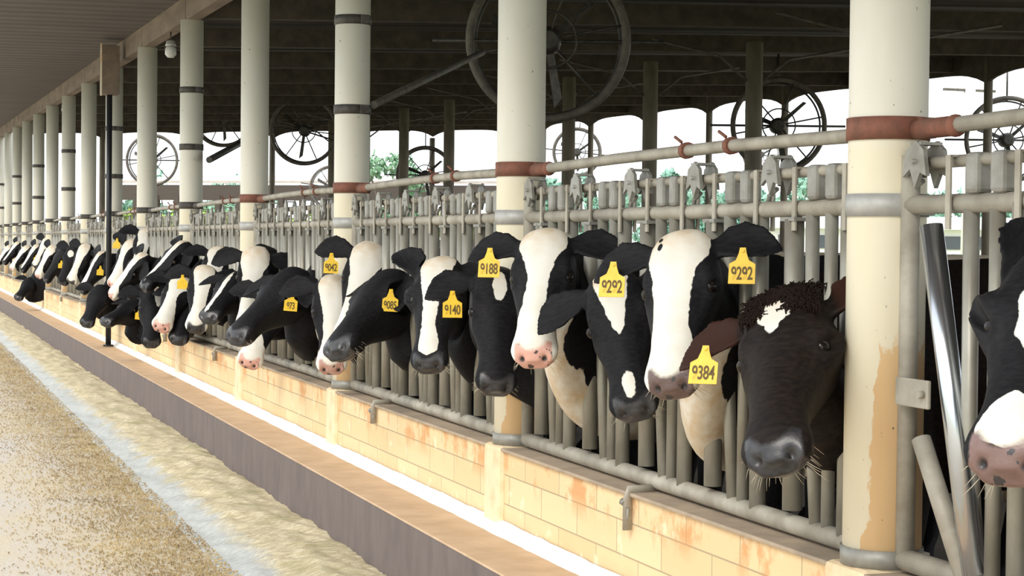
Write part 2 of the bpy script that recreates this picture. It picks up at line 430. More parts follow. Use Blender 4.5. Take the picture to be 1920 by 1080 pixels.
# eave beam, made of planks spliced at each post
for n in range(-1, N_LAST):
    a, b = YN(n)+.02, YN(n+1)-.0
    o = MB()
    o.poly([(XR-.06, a, zb(a)), (XR+.06, a, zb(a)), (XR+.06, a, zb(a)+.25), (XR-.06, a, zb(a)+.25)], 1, (0, b-a, zb(b)-zb(a)))
    q = o.build('eave_beam', M['beam'])
    tag(q, 'dark brown timber eave beams spanning from post to post under the alley roof', 'beam', 'eave beams over the feed line')
# cross ties over the cows
for n in range(2, 13):
    Y = YN(n)
    z1, z2 = zb(Y)+.02, zf(Y)+.05
    o = MB(); o.poly([(2.66, Y-.06, z1), (XF, Y-.06, z2), (XF, Y-.06, z2+.2), (2.66, Y-.06, z1+.2)], .12, (0, 1, 0))
    q = o.build('cross_beam', M['dark_beam'])
    tag(q, 'smoke-dark roof beams crossing the barn high over the cows', 'beam', 'cross beams in the barn roof')

# ---- posts with clamps
ext = {1: [(2.93, 'black_clamp')], 2: [], }
posts = []
desc = {0: 'thick cream painted round post nearest the camera, ochre paint peeling down its right side',
        1: 'cream round post standing right beside the white-faced cow with tag 9188',
        2: 'cream round post with two black clamps, second column left of tag 9188',
        3: 'plain cream round post rising behind the white forehead left of the black profile cow',
        4: 'cream round post with black clamps beside the hanging jar lamp'}
for n in range(0, 17):
    Y = YN(n); R = .105 if n else .108
    root = empty('barn_post', (XR, Y, 0.0))
    lab = desc.get(n, ['cream round barn post with black clamps, post %s in the receding line', 'plain cream round barn post, post %s in the receding line'][n % 2])
    if n >= 5:
        names = {5: 'sixth', 6: 'seventh', 7: 'eighth', 8: 'ninth', 9: 'tenth', 10: 'eleventh', 11: 'twelfth', 12: 'thirteenth', 13: 'fourteenth', 14: 'fifteenth', 15: 'sixteenth', 16: 'last'}
        lab = ('cream round barn post with black clamps' if n % 2 == 0 else 'plain cream round barn post') + ', ' + names[n] + ' of the line counted from the right'
    tag(root, lab, 'post', 'round posts along the feed line')
    lean = .0
    b = MB(); b.tube([(0, 0, 0.0), (0, 0, zb(Y)+.0)], R, n=40); b.build('shaft', M['post'], root)
    if n <= 14: MB().box((-.058, 0, .185), (.13, .22, .37), bev=.02).build('pilaster', M['pilaster'], root)
    def clamp(z, h, mat, nm, ear=1):
        c = MB(); c.tube([(0, 0, z-h/2), (0, 0, z+h/2)], R+.006, n=40)
        # bolted lugs on the near side
        c.box((.045, -R-.012, z), (.05, .03, h*.9), bev=.003); c.tube([(.04, -R-.035, z), (.04, -R-.02, z)], .012, n=6)
        return c.build(nm, mat, root)
    if n <= 14:
        clamp(1.565, .062, M['rust' if n < 4 else 'black_clamp'], 'neck_rail_clamp')
        clamp(1.357, .062, M['grey_clamp'], 'top_rail_clamp')
        clamp(.395, .05, M['grey_clamp'] if n == 99 else M['plate'], 'bottom_rail_clamp')
    if n % 2 == 0 and n > 0:
        o1 = clamp(2.10 if n == 4 else 2.03, .055, M['black_clamp'], 'brace_clamp')
        o2 = clamp(2.62 if n > 2 else 2.56, .055, M['black_clamp'], 'brace_clamp')
    posts.append(root)

# ---- feed-lock panels
PIPE_FIX = [(.0, .028), (.115, .021)]
def make_panel():
    root = empty('feed_lock_panel', (XR, 0, 0))
    Lp = BAY-.24
    def along(z, r, x=0, a=0., b=None): return MB().tube([(x, a, z), (x, Lp if b is None else b, z)], r, n=14)
    along(1.357, .025).build('top_rail', M['galv_dust'], root)
    along(.400, .030).build('bottom_rail', M['galv_dust'], root)
    along(1.466, .016).build('release_rod', M['galv_dust'], root)
    for yy in (0.0, Lp):
        MB().tube([(0, yy, .40), (0, yy, 1.49)], .026, n=14).build('end_pipe', M['galv_dust'], root)
    for k in range(5):
        u0 = .06 + k*.555
        for du, r in ((.02, .027), (.125, .020)):
            MB().tube([(0, u0+du, .40), (0, u0+du, 1.355)], r, n=14).build('fixed_bar', M['galv'], root)
        MB().tube([(0, u0+.19, .40), (0, u0+.235, .78), (0, u0+.24, 1.355)], .021, n=12).build('bent_bar', M['galv'], root)
        pb = MB().tube([(-.01, u0+.325, .445), (-.01, u0+.335, 1.325)], .030, n=16).build('pivot_bar', M['galv'], root)
        MB().box((-.0, u0+.33, 1.325), (.075, .09, .012)).tube([(0, u0+.33, 1.325), (0, u0+.33, 1.36)], .012, n=8).build('pivot_cap', M['plate'], pb)
        # hanger straps round the top rail up to the release rod
        for du in (.0, .30):
            MB().box((-.030, u0+du, 1.385), (.006, .022, .19)).box((.030, u0+du, 1.385), (.006, .022, .19)).box((0, u0+du, 1.478), (.062, .022, .006)).build('hanger_strap', M['galv_dust'], root)
        for du in (.10, .21):
            t = MB(); t.box((0, u0+du, 1.432), (.052, .060, .105), bev=.012); t.build('stop_block', M['plate'], root)
        lt = MB()
        lt.poly([(-.035, u0+.40, 1.43), (-.035, u0+.415, 1.50), (-.035, u0+.45, 1.525), (-.035, u0+.50, 1.50), (-.035, u0+.515, 1.43), (-.035, u0+.48, 1.45), (-.035, u0+.455, 1.40), (-.035, u0+.43, 1.44)], .012, (1, 0, 0))
        lt.poly([(.025, u0+.40, 1.43), (.025, u0+.415, 1.50), (.025, u0+.45, 1.525), (.025, u0+.50, 1.50), (.025, u0+.515, 1.43), (.025, u0+.48, 1.45), (.025, u0+.455, 1.40), (.025, u0+.43, 1.44)], .012, (1, 0, 0))
        lt.box((0, u0+.455, 1.517), (.066, .05, .008)).tube([(-.045, u0+.455, 1.47), (.045, u0+.455, 1.47)], .007, n=8)
        lt.tube([(0, u0+.47, 1.42), (0, u0+.52, 1.40), (0, u0+.53, 1.36)], .008, n=6)
        lt.build('latch', M['plate'], root)
    return root
panel0 = make_panel()
pl_names = ['next to the nearest thick post, one bright bar swung open', 'between the nearest post and the post by tag 9188', 'behind the cows tagged 9085 and 9140', 'behind the black profile cow with the small low tag', 'behind the jumble of heads with three small yellow tags']
for k, n in enumerate(range(-1, 15)):
    o = panel0 if k == 0 else copy_tree(panel0)
    o.location = (XR, YN(n)+.12, 0)
    if n == -1: o.location.y = YN(-1)+.12
    if k < 5:
        tag(o, 'galvanised feed-lock panel ' + pl_names[k], 'feed lock', 'feed-lock panels along the wall')
    else:
        tag(o, 'far galvanised feed-lock panels shrinking away behind the crowded cow heads', 'feed lock', 'feed-lock panels along the wall')
# the swung-open bright bar of the nearest panel replaces its last pivot bar
pb0 = [c for c in panel0.children if c.name.startswith('pivot_bar')][-1]
for ch in list(pb0.children): bpy.data.objects.remove(ch)
bpy.data.objects.remove(pb0)
ow = BAY - .24
MB().tube([(-.02, ow-.135, 1.30), (-.02, ow-.36, .42)], .031, n=20).build('open_pivot_bar', M['steel'], panel0)
tag(panel0.children[-1], 'shiny bare steel bar leaning open')
br = MB().box((-.045, ow-.10, .86), (.012, .16, .075), bev=.004).tube([(-.052, ow-.16, .86), (-.068, ow-.16, .86)], .010, n=6).build('pivot_bracket', M['galv_dust'], panel0)
MB().tube([(-.03, ow-.12, .74), (-.03, ow-.34, .40)], .026, n=16).build('stop_bar', M['galv_dust'], panel0)

# neck rails above the locks, each sagging from clamp to clamp, red coupling ends
for n in range(-1, 14):
    y1, y2 = YN(n), YN(n+1)
    root = empty('neck_rail', (XR-.0, y1, 1.56))
    tag(root, ['dusty grey overhead pipe clamped to the posts above the feed locks'][0], 'rail', 'overhead neck rails')
    pts = [(0.02, .10, .0), (0.02, 1.0, .012), (.02, 2.0, .010), (.02, BAY-.10, .0)]
    MB().tube(pts, .021, n=12).build('pipe', M['galv_dust'], root)
    MB().tube([(0.02, BAY-.30, .0), (.02, BAY-.11, 0.0)], .027, n=12).ball((.02, BAY-.30, 0), .03).build('coupling', M['rust' if n < 3 else 'black_clamp'], root)
    for yy in (1.0, 1.35):
        MB().tube([(.02, yy, .012), (.02, yy+.03, .012)], .029, n=10).tube([(.0, yy+.015, .04), (-.01, yy+.05, .06)], .006, n=6).build('pipe_clip', M['rust'], root)

# strap brackets hooked over the wall top
def strap(Y, tall, lab):
    root = empty('wall_strap', (2.475, Y, .36))
    tag(root, lab, 'bracket', 'metal straps hooked over the wall')
    MB().tube([(.09, 0, .012), (-.006, 0, .012), (-.010, 0, -.02), (-.010, 0, -tall)], .009, n=8, sx=2.0).build('strap_arm', M['galv_dust'], root)
    MB().tube([(-.018, 0, -.035), (-.022, .02, -.03)], .014, n=6).tube([(-.012, -.012, -.05), (-.012, .0, -tall*.9)], .006, n=6).build('strap_bolt', M['plate'], root)
def y_on_wall(px):   # Y along the wall face for an image column
    return at(px, 600, X=2.478).y
strap(y_on_wall(1187), .13, 'grey metal strap hooked over the wall under the cow with tag 9292')
strap(y_on_wall(706), .10, 'small grey strap hooked over the wall under the cow with tag 9085')
strap(y_on_wall(406), .09, 'thin dark strap hooked over the wall left of the pink muzzle hanging lowest')
strap(y_on_wall(312), .09, 'thin dark strap hooked over the wall between the two low dark muzzles')
strap(y_on_wall(116), .08, 'tiny dark strap hooked over the wall far down the line')

# dark pole standing on the ledge, with the box at its head
pb_ = at(203, 650, X=2.36)
root = empty('dark_pole', (2.36, pb_.y, .008)); tag(root, 'slim black pole standing on the ledge in front of the cream posts', 'pole')
MB().tube([(0, 0, 0), (0, 0, 3.02)], .032, n=16).build('pole_shaft', M['pole'], root)
MB().tube([(0, 0, 0), (0, 0, .02)], .06, n=16).build('base_plate', M['pole'], root)
root = empty('timber_box', (2.36, pb_.y, 2.90)); tag(root, 'brown timber box hanging under the eave at the black pole top', 'box')
MB().box((-.0, .0, .30), (.20, .24, .56), bev=.006).build('box_body', M['beam'], root)
MB().box((-.105, -.10, .30), (.014, .03, .60)).build('corner_strip', M['post'], root)

# jar lamps under the eave
def lamp(px, py, X, lab):
    p = at(px, py, X=X)
    root = empty('jar_lamp', p); tag(root, lab, 'lamp', 'jar lamps under the eave')
    MB().tube([(0, 0, .0), (0, 0, .03), (0, 0, .09), (0, 0, .11)], [.03, .055, .055, .035], n=20).build('glass_jar', M['lamp'], root)
    MB().tube([(0, 0, .11), (0, 0, .13), (0, 0, .16), (0, 0, .17)], [.055, .05, .045, .03], n=20).build('lamp_cap', M['lampcap'], root)
    MB().tube([(0, 0, .17), (0, 0, zb(p.y)-p.z)], .008, n=8).build('hanger', M['black_clamp'], root)
lamp(320, 108, 2.56, 'white glass jar lamp hanging nearest under the eave beam')
lamp(122, 212, 2.56, 'small farther jar lamp hanging from the eave beam down the line')

# ---- inner rows of posts with knee braces
for i in range(9):
    Y = 18.98 + BAY*(i-1.0); X = 9.54
    root = empty('inner_post', (X, Y, -.05))
    tag(root, 'dusty brown round posts in the middle of the barn with thin knee braces', 'post', 'middle row of barn posts')
    zt = zb(Y)+.33+.05
    MB().tube([(0, 0, 0), (0, 0, zt)], .10, n=18).build('shaft', M['inner_post'], root)
    for s in (-1, 1):
        MB().tube([(s*.1, 0, zt-.45), (s*.45, 0, zt-.18), (s*1.3, 0, zt-.02)], .016, n=8).build('knee_brace', M['fan_light'], root)
for i in range(11):
    Y = 25.4 + 3.05*(i-5)-.6; X = XF
    root = empty('far_post', (X, Y, -.05))
    tag(root, 'slim grey posts along the open far side of the barn', 'post', 'far side barn posts')
    MB().tube([(0, 0, 0), (0, 0, zf(Y)+.35)], .062, n=14).build('shaft', M['inner_post'], root)
    MB().box((0, 0, .15), (.2, .2, .3)).build('footing', M['barn_floor'], root)
# end row
for X in (4.6, 6.6, 8.6, 10.6, 12.6):
    root = empty('end_post', (X, Y_END, -.05)); tag(root, 'slim posts across the far open end of the barn', 'post', 'end wall posts')
    MB().tube([(0, 0, 0), (0, 0, 3.9)], .07, n=12).build('shaft', M['inner_post'], root)
# arched valances on the far side and the far end
def valance(name, x_of, L0, L1, pitch, zbot, ztop, lab, off=0):
    b = MB(); t = L0; seg = 14
    while t < L1-.01:
        pts = []
        for k in range(seg+1):
            q = k/seg; zz = zbot(t+q*pitch) - .16*(abs(2*q-1)**4)*1.0
            pts.append(Vector((*x_of(t+q*pitch), zz)))
        top = [Vector((*x_of(t+q*pitch), ztop(t+q*pitch))) for q in (1, 0)]
        for k in range(seg):
            a, c = pts[k], pts[k+1]
            A = a.copy(); A.z = ztop(t+k/seg*pitch); C = c.copy(); C.z = ztop(t+(k+1)/seg*pitch)
            b.bm.faces.new([b.bm.verts.new(v) for v in (a, c, C, A)])
        t += pitch
    bmesh.ops.remove_doubles(b.bm, verts=b.bm.verts[:], dist=.0005)
    o = b.build(name, M['dark_beam']); md = o.modifiers.new('s', 'SOLIDIFY'); md.thickness = .05
    tag(o, lab, 'valance'); return o
valance('side_valance', lambda y: (XF, y), 25.4-.6-BAY*6, Y_END, BAY, zf, lambda y: zf(y)+.37, 'dark arched valance along the open far side of the barn roof')
valance('end_valance', lambda x: (x, Y_END), 2.66, XF, (XF-2.66)/6, lambda x: 3.66+.038*(x-2.6), lambda x: 4.2+.038*(x-2.6), 'dark arched valance across the far end of the barn roof')

# ---- hoop fans
def make_fan():
    root = empty('hoop_fan')
    MB().ring((0, 0, 0), (0, 1, 0), .64, .036, seg=56, n=8).build('front_hoop', M['fan_light'], root)
    MB().ring((0, .14, 0), (0, 1, 0), .60, .014, seg=56, n=6).build('rear_hoop', M['fan'], root)
    for k in range(6):
        a = k*math.pi/3+.2
        MB().tube([(.07*math.cos(a), 0, .07*math.sin(a)), (.63*math.cos(a), .0, .63*math.sin(a))], .011, n=6).build('spoke', M['fan'], root)
    MB().tube([(0, -.05, 0), (0, 0.02, 0), (0, .2, 0), (0, .24, 0)], [.07, .11, .11, .05], n=18).build('motor', M['fan'], root)
    MB().ring((0, -.02, 0), (0, 1, 0), .23, .010, seg=32, n=6).build('inner_ring', M['fan'], root)
    for k in range(3):
        a = k*2*math.pi/3+.7; c, s = math.cos(a), math.sin(a)
        MB().poly([(.10*c-.03*s, .06, .10*s+.03*c), (.48*c-.035*s, .05, .48*s+.035*c), (.50*c+.03*s, .09, .55*s-.04*c), (.10*c+.03*s, .09, .10*s-.03*c)], .006, (0, 1, 0)).build('blade', M['fan'], root)
    MB().tube([(-.95, .10, .0), (.95, .10, .0)], .016, n=8).build('mounting_bar', M['fan'], root)
    return root
fan0 = make_fan()
fans = [(1028, 75, 147, 'largest hoop fan, half hidden by the post beside tag 9188'), (1460, 235, 86, 'dark hoop fan with spokes hanging left of the nearest post'),
        (797, 328, 52, 'small dark hoop fan low between the second and third posts'), (570, 245, 62, 'pale-lit hoop fan hanging between the third and fourth posts'),
        (1082, 285, 44, 'small hoop fan just right of the post beside tag 9188'), (1428, 290, 34, 'smallest hoop fan seen below the spoked one'),
        (622, 352, 40, 'low far hoop fan left of the post with two black clamps'), (285, 300, 47, 'far hoop fan behind the jar lamp post'),
        (418, 218, 55, 'far hoop fan under the roof edge between the fourth and fifth posts'), (1890, 262, 78, 'hoop fan cut by the right edge of the picture')]
fan_cols = []
for i, (px, py, r, lab) in enumerate(fans):
    o = fan0 if i == 0 else copy_tree(fan0)
    o.location = at(px, py, Z=F_PX*.64/r); o.rotation_euler = (0, random.uniform(0, 1), -math.radians(19)+random.uniform(-.15, .15))
    o.rotation_euler = (0, [0, 0, 0, .3, .1, .2, .15, 0, .1, 0][i], -math.radians(19))
    tag(o, lab, 'fan', 'hoop fans hung over the cows')
    X_, Y_ = o.location.x, o.location.y; zd = zr(Y_)+.03 + (zf(Y_)+.35-zr(Y_)-.03)*(X_-2.55)/(XF+1.2-2.55)
    MB().tube([(0, .1, .60), (0, .1, zd-o.location.z)], .014, n=6).build('drop_rod', M['fan'], o)
# slanting stays from the clamps up to the fans
def stay(a, b, r, lab, mat='fan_light'):
    o = MB().tube([a, b], r, n=10).build('diagonal_stay', M[mat]); tag(o, lab, 'pipe', 'slanting stays')
stay(at(700, 197, X=XR+.12), at(905, 98, Z=13.5), .024, 'grey slanting pipe rising right from the upper black clamps to the largest fan')
stay(at(392, 300, X=XR+.12), at(470, 258, Z=17.5), .03, 'dark short slanting pipe rising from the lower black clamp near the lamp', 'fan')

# ---- outdoors behind the barn
def blob_tree(p, h, r, n, mat, lab, seed, leaves=900, ls=.16):
    root = empty('tree', p); tag(root, lab, 'tree', 'trees beyond the barn')
    rs_ = np.random.RandomState(seed+5); V = []; Fc = []
    cl = [(rs_.uniform(-.7, .7)*r, rs_.uniform(-.7, .7)*r, h*.60+rs_.uniform(-.32, .30)*h, r*rs_.uniform(.3, .5)) for _ in range(n)]
    for i in range(leaves):
        cx, cy, cz, cr_ = cl[i % n]; d = rs_.randn(3); d /= np.linalg.norm(d); q = np.array([cx, cy, cz]) + d*cr_*rs_.uniform(.6, 1.05)
        a = rs_.randn(3); a /= np.linalg.norm(a); b_ = np.cross(a, d); b_ /= max(np.linalg.norm(b_), .01); k = len(V); w_ = ls*rs_.uniform(.6, 1.3)
        V += [tuple(q-a*w_), tuple(q+b_*w_*.5), tuple(q+a*w_), tuple(q-b_*w_*.5)]; Fc.append((k, k+1, k+2, k+3))
    me = bpy.data.meshes.new('foliage'); me.from_pydata(V, [], Fc); link_mesh('foliage', me, mat, root)
    t_ = MB(); t_.tube([(0, 0, 0), (.05*r, 0, h*.6)], [r*.10, r*.05], n=10)
    for c_ in cl[:5]: t_.tube([(.03*r, 0, h*.35), (c_[0], c_[1], c_[2])], [r*.05, r*.015], n=6)
    t_.build('trunk', M['bark'], root)
for i in range(17):
    px = 1010 + i*56; Z = (86, 93, 100, 107)[i % 4]
    p = at(px, 460, Z=Z); p.z = -.4
    blob_tree(p, 5.4+.5*math.sin(i*2.3), 1.3, 10, M['foliage2'], 'pale teal-green trees in the distant line beyond the barn', i, 1500, .2)
for i, (px, Z, h, r, lab) in enumerate([(726, 66, 5.6, 1.35, 'single green tree outside the barn end beyond the second post gap'), (430, 110, 5.0, 3.0, 'distant green tree above the low shed roof'), (470, 120, 5.0, 3.0, 'distant green tree farther left of the shed tree clump')][:2]):
    p = at(px, 460, Z=Z); p.z = -.4; blob_tree(p, h, r, 16, M['foliage'], lab, 40+i, 2600, .11)
# distant low shed
sA = at(215, 450, Z=74); sB = at(935, 456, Z=70)
root = empty('far_shed', (sA.x, sA.y, -.4)); tag(root, 'long low shed with pale roof and dark openings beyond the barn end', 'shed')
dv = Vector((sB.x-sA.x, sB.y-sA.y, 0)); ln = dv.length; ang = math.atan2(dv.y, dv.x); root.rotation_euler = (0, 0, ang)
MB().poly([(0, 0, 4.00), (ln, 0, 4.00), (ln, 6, 4.45), (0, 6, 4.45)], .1, (0, 0, 1)).build('shed_roof', M['shed_roof'], root)
MB().box((ln/2, .1, 3.62), (ln, .1, .62)).build('shed_fascia', M['shed_dark'], root)
for k in range(19):
    MB().box((ln*k/18, .1, 1.75), (.22, .22, 3.5)).build('shed_post', M['shed_dark'], root)
MB().box((ln/2, 5.5, .9), (ln, .1, 1.8)).build('shed_back_board', M['inner_post'], root)
M['lime_leaf'] = simple('bright_foliage', (.42, .52, .10), .9, col2=(.28, .46, .16), scale=.6)
for i in range(13):
    px = 232 + i*56; p = at(px, 460, Z=86); p.z = -.4
    blob_tree(p, 3.3, 1.15, 8, M['lime_leaf'], 'yellow-green bushes showing through under the low shed roof', 80+i, 700, .15)
for i in range(7):
    px = 226 + i*44; p = at(px, 460, Z=118); p.z = -.4
    blob_tree(p, 6.0+.5*math.sin(i*1.7), 1.5, 8, M['foliage2'], 'faint teal trees rising just above the low shed roof', 100+i, 700, .2)
# white low building at the right
wA = at(1490, 460, Z=62)
root = empty('white_building', (wA.x, wA.y, -.4)); tag(root, 'long low white building with small dark windows beyond the barn', 'building')
root.rotation_euler = (0, 0, -math.radians(19))
MB().box((6, 2, 1.15), (14, 4, 2.3)).build('wall_block', M['white_paint'], root)
MB().poly([(-1.3, -.3, 2.3), (13.3, -.3, 2.3), (13.3, 2, 2.7), (-1.3, 2, 2.7)], .08, (0, 0, 1)).build('roof_sheet', M['white_paint'], root)
for k in range(12):
    MB().box((-.3+k*1.15, -.02, 1.85), (.55, .08, .45)).build('window_opening', M['window_dark'], root)
# utility pole
up = at(1813, 460, Z=60); root = empty('utility_pole', (up.x, up.y, -.4)); tag(root, 'pale utility pole with a thin crossarm beyond the barn', 'pole')
MB().tube([(0, 0, 0), (0, 0, 8)], .2, n=12).build('pole_shaft', M['white_paint'], root)
MB().box((0, 0, 6.95), (2.0, .1, .08)).build('crossarm', M['fan_light'], root)

# ------------------------------------------------------------------ cows
ANG = math.radians(75); NECK = .48
HL = np.array([math.cos(ANG), -math.sin(ANG), 0.0])     # head long axis in (F,U,S)
HN = np.array([math.sin(ANG), math.cos(ANG), 0.0])
HS = np.array([0, 0, 1.0])                               # (F,U,S) is handled as a right-handed triple F x U = S
HO = np.array([.60+.05, 0, 0]) - .08*HL + .11*HN         # poll in rest space
def h2r(l, n, s): return HO + l*HL + n*HN + s*HS
def catmull(pts, k):
    pts = [np.array(p, float) for p in pts]; m = len(pts); out = []
    for i in range(m):
        p0, p1, p2, p3 = pts[i-1], pts[i], pts[(i+1) % m], pts[(i+2) % m]
        for j in range(k):
            t = j/k
            out.append(.5*((2*p1)+(-p0+p2)*t+(2*p0-5*p1+4*p2-p3)*t*t+(-p0+3*p1-3*p2+p3)*t**3))
    return out
def loft(bm, rings, cap=True):
    vr = [[bm.verts.new(Vector(p)) for p in r] for r in rings]; n = len(vr[0])
    for a, b in zip(vr[:-1], vr[1:]):
        for k in range(n): bm.faces.new((a[k], a[(k+1) % n], b[(k+1) % n], b[k]))
    if cap:
        bm.faces.new(vr[0][::-1]); bm.faces.new(vr[-1])
def interp_tab(tab, xs):
    tab = np.array(tab); return [np.interp(xs, tab[:, 0], tab[:, j]) for j in range(1, tab.shape[1])]
def make_template():
    parts = []
    # head
    bm = bmesh.new()
    #        l     nt     nb     wt    wm    wb
    tab = [(-.045, -.055, -.10, .035, .040, .03), (-.03, -.02, -.15, .060, .066, .05), (-.01, .004, -.18, .074, .082, .062), (.04, .014, -.20, .090, .098, .074), (.09, .014, -.225, .100, .108, .082),
           (.14, .013, -.24, .108, .114, .080), (.18, .008, -.238, .106, .113, .072), (.22, .002, -.222, .092, .103, .064), (.27, -.004, -.198, .074, .088, .055),
           (.33, -.008, -.168, .060, .070, .046), (.39, -.010, -.148, .054, .062, .044), (.44, -.012, -.142, .056, .066, .050), (.48, -.018, -.142, .062, .076, .056), (.51, -.026, -.138, .062, .077, .054), (.532, -.042, -.126, .048, .062, .044), (.545, -.062, -.108, .026, .036, .024)]
    ls = np.linspace(-.045, .545, 44)
    nt, nb, wt, wm, wb = interp_tab(tab, ls)
    ker = np.array([.25, .5, .25])
    def sm(a):
        p = np.pad(a, 1, mode='edge'); return np.convolve(p, ker, 'valid')
    nt, nb, wt, wm, wb = [sm(sm(v)) for v in (nt, nb, wt, wm, wb)]
    fat = np.interp(ls, [0, .15, .3, .5], [1.06, 1.08, 1.16, 1.18]); wt, wm, wb = wt*fat, wm*fat, wb*fat
    rings = []
    for i, l in enumerate(ls):
        h = nt[i]-nb[i]
        cp = [(nt[i], 0), (nt[i]-.10*h, wt[i]*.78), (nt[i]-.30*h, wm[i]), (nt[i]-.62*h, (wm[i]+wb[i])/2*1.02), (nt[i]-.90*h, wb[i]*.75), (nb[i], 0),
              (nt[i]-.90*h, -wb[i]*.75), (nt[i]-.62*h, -(wm[i]+wb[i])/2*1.02), (nt[i]-.30*h, -wm[i]), (nt[i]-.10*h, -wt[i]*.78)]
        rings.append([h2r(l, n_, s_) for n_, s_ in catmull(cp, 4)])
    loft(bm, rings)
    # ears
    for sg in (1, -1):
        rings = []
        for t in np.linspace(0, 1, 15):
            wv = np.interp(t, [0, .12, .35, .6, .8, .93, 1], [.030, .038, .064, .075, .062, .032, .009])
            th = np.interp(t, [0, .15, .5, 1], [.024, .016, .0095, .006])
            c = np.array([.045 + .03*t - .035*math.sin(t*math.pi*.9), -.055 - .035*t, sg*(.078 + .235*t)])
            ring = []
            for k in range(16):
                a = 2*math.pi*k/16; u = math.cos(a)*wv; v = math.sin(a)*th
                cup = -.55*(u*u)/max(wv, .02)*(-1) * min(1, t*3)
                ring.append(h2r(c[0]+u, c[1]+v+cup*.55, c[2]))
            rings.append(ring)
        loft(bm, rings)
    # neck + torso, one tube
    sec = [(.64, .012, .10, .070), (.56, .0, .128, .084), (.48, -.03, .170, .10), (.30, -.08, .25, .108), (.12, -.10, .32, .118), (0, -.12, .36, .14), (-.15, -.10, .36, .19), (-.4, -.10, .375, .24), (-.8, -.09, .38, .275), (-1.2, -.07, .36, .27), (-1.5, -.0, .28, .25), (-1.68, .05, .20, .19), (-1.76, .08, .09, .10)]
    fs = np.linspace(.64, -1.76, 60); sa = np.array(sec)[::-1]
    c_, h_, w_ = [np.interp(fs, sa[:, 0], sa[:, j]) for j in (1, 2, 3)]
    for _ in range(2): c_, h_, w_ = sm(c_), sm(h_), sm(w_)
    rings = [[np.array([fs[i], c_[i]+h_[i]*math.sin(a), w_[i]*math.cos(a)*(1-.12*math.sin(a))]) for a in np.linspace(0, 2*math.pi, 29)[:-1]] for i in range(len(fs))]
    loft(bm, rings)
    # legs
    def leg(pts):
        rings = []
        for (f, u, s, rf, rsd) in pts: rings.append([np.array([f+rf*math.cos(a), u, s+rsd*math.sin(a)]) for a in np.linspace(0, 2*math.pi, 13)[:-1]])
        loft(bm, rings)
    for s in (-.15, .15):
        leg([(-.20, -.15, s, .10, .07), (-.22, -.38, s, .075, .055), (-.20, -.60, s, .05, .045), (-.19, -.70, s, .048, .044), (-.21, -.80, s, .032, .030), (-.20, -.93, s, .034, .034), (-.17, -.99, s, .045, .045), (-.15, -1.05, s, .06, .052)])
    for s in (-.17, .17):
        leg([(-1.45, -.05, s*.9, .16, .09), (-1.42, -.30, s, .12, .07), (-1.50, -.50, s, .07, .05), (-1.60, -.62, s, .055, .042), (-1.60, -.70, s, .042, .036), (-1.56, -.85, s, .033, .032), (-1.54, -.95, s, .036, .036), (-1.51, -.99, s, .045, .045), (-1.49, -1.05, s, .06, .052)])
    leg([(-1.74, .12, 0, .03, .03), (-1.80, .0, 0, .024, .024), (-1.82, -.3, 0, .018, .018), (-1.82, -.5, 0, .022, .022), (-1.82, -.68, 0, .03, .03), (-1.82, -.74, 0, .008, .008)])
    bmesh.ops.recalc_face_normals(bm, faces=bm.faces[:])
    me = bpy.data.meshes.new('tmp'); bm.to_mesh(me); bm.free()
    o = bpy.data.objects.new('tmp', me); COL.objects.link(o)
    r = o.modifiers.new('r', 'REMESH'); r.mode = 'VOXEL'; r.voxel_size = .0068
    s = o.modifiers.new('s', 'SMOOTH'); s.factor = .5; s.iterations = 5
    dg = bpy.context.evaluated_depsgraph_get()
    me2 = bpy.data.meshes.new_from_object(o.evaluated_get(dg))
    o.modifiers.clear(); o.data = me2
    n = len(me2.vertices); co = np.empty(n*3); me2.vertices.foreach_get('co', co); co = co.reshape(-1, 3)
    nm = np.empty(n*3); me2.vertices.foreach_get('normal', nm); nm = nm.reshape(-1, 3)
    q = co-HO; l, nn, ss = q@HL, q@HN, q@HS
    sa_ = np.abs(ss)
    disp = np.zeros(n)
    def g(l0, n0, s0, rl, rn, rs_): return np.exp(-(((l-l0)/rl)**2+((nn-n0)/rn)**2+((sa_-s0)/rs_)**2))
    head = (l > -.1) & (co[:, 0] > .45)
    disp += .011*g(.150, -.022, .098, .035, .018, .03)           # brow
    disp -= .010*g(.188, -.050, .108, .022, .018, .03)           # eye socket
    rr_ = np.sqrt(((l-.188)/.030)**2+((nn+.050)/.022)**2); disp += .0045*np.exp(-((rr_-1)/.35)**2)*(sa_ > .07)   # lids
    disp += .008*g(.14, -.16, .09, .06, .05, .05)                # cheek
    disp -= .006*g(.24, -.03, .085, .05, .02, .03)
    disp -= .004*g(.10, .0, .0, .07, .05, .03)                   # forehead hollow
    hole = g(.528, -.062, .042, .022, .014, .013); disp -= .016*hole
    disp += .006*g(.535, -.060, .068, .02, .02, .015)
    mouth = np.exp(-((nn+.112-.10*(.53-l)*.0)/.0045)**2)*(l > .40)*np.clip((l-.40)/.04, 0, 1)
    disp -= .005*mouth
    disp += .004*np.exp(-((nn+.100)/.01)**2)*(l > .45) 
    for kx in (-.06, .0, .06, .12): pass
    co2 = co + nm*(disp*head)[:, None]
    me2.vertices.foreach_set('co', co2.ravel())
    for nme, arr in (('hole', hole*head + .9*mouth*head),):
        a = me2.attributes.new(nme, 'FLOAT', 'POINT'); a.data.foreach_set('value', arr.astype(np.float32))
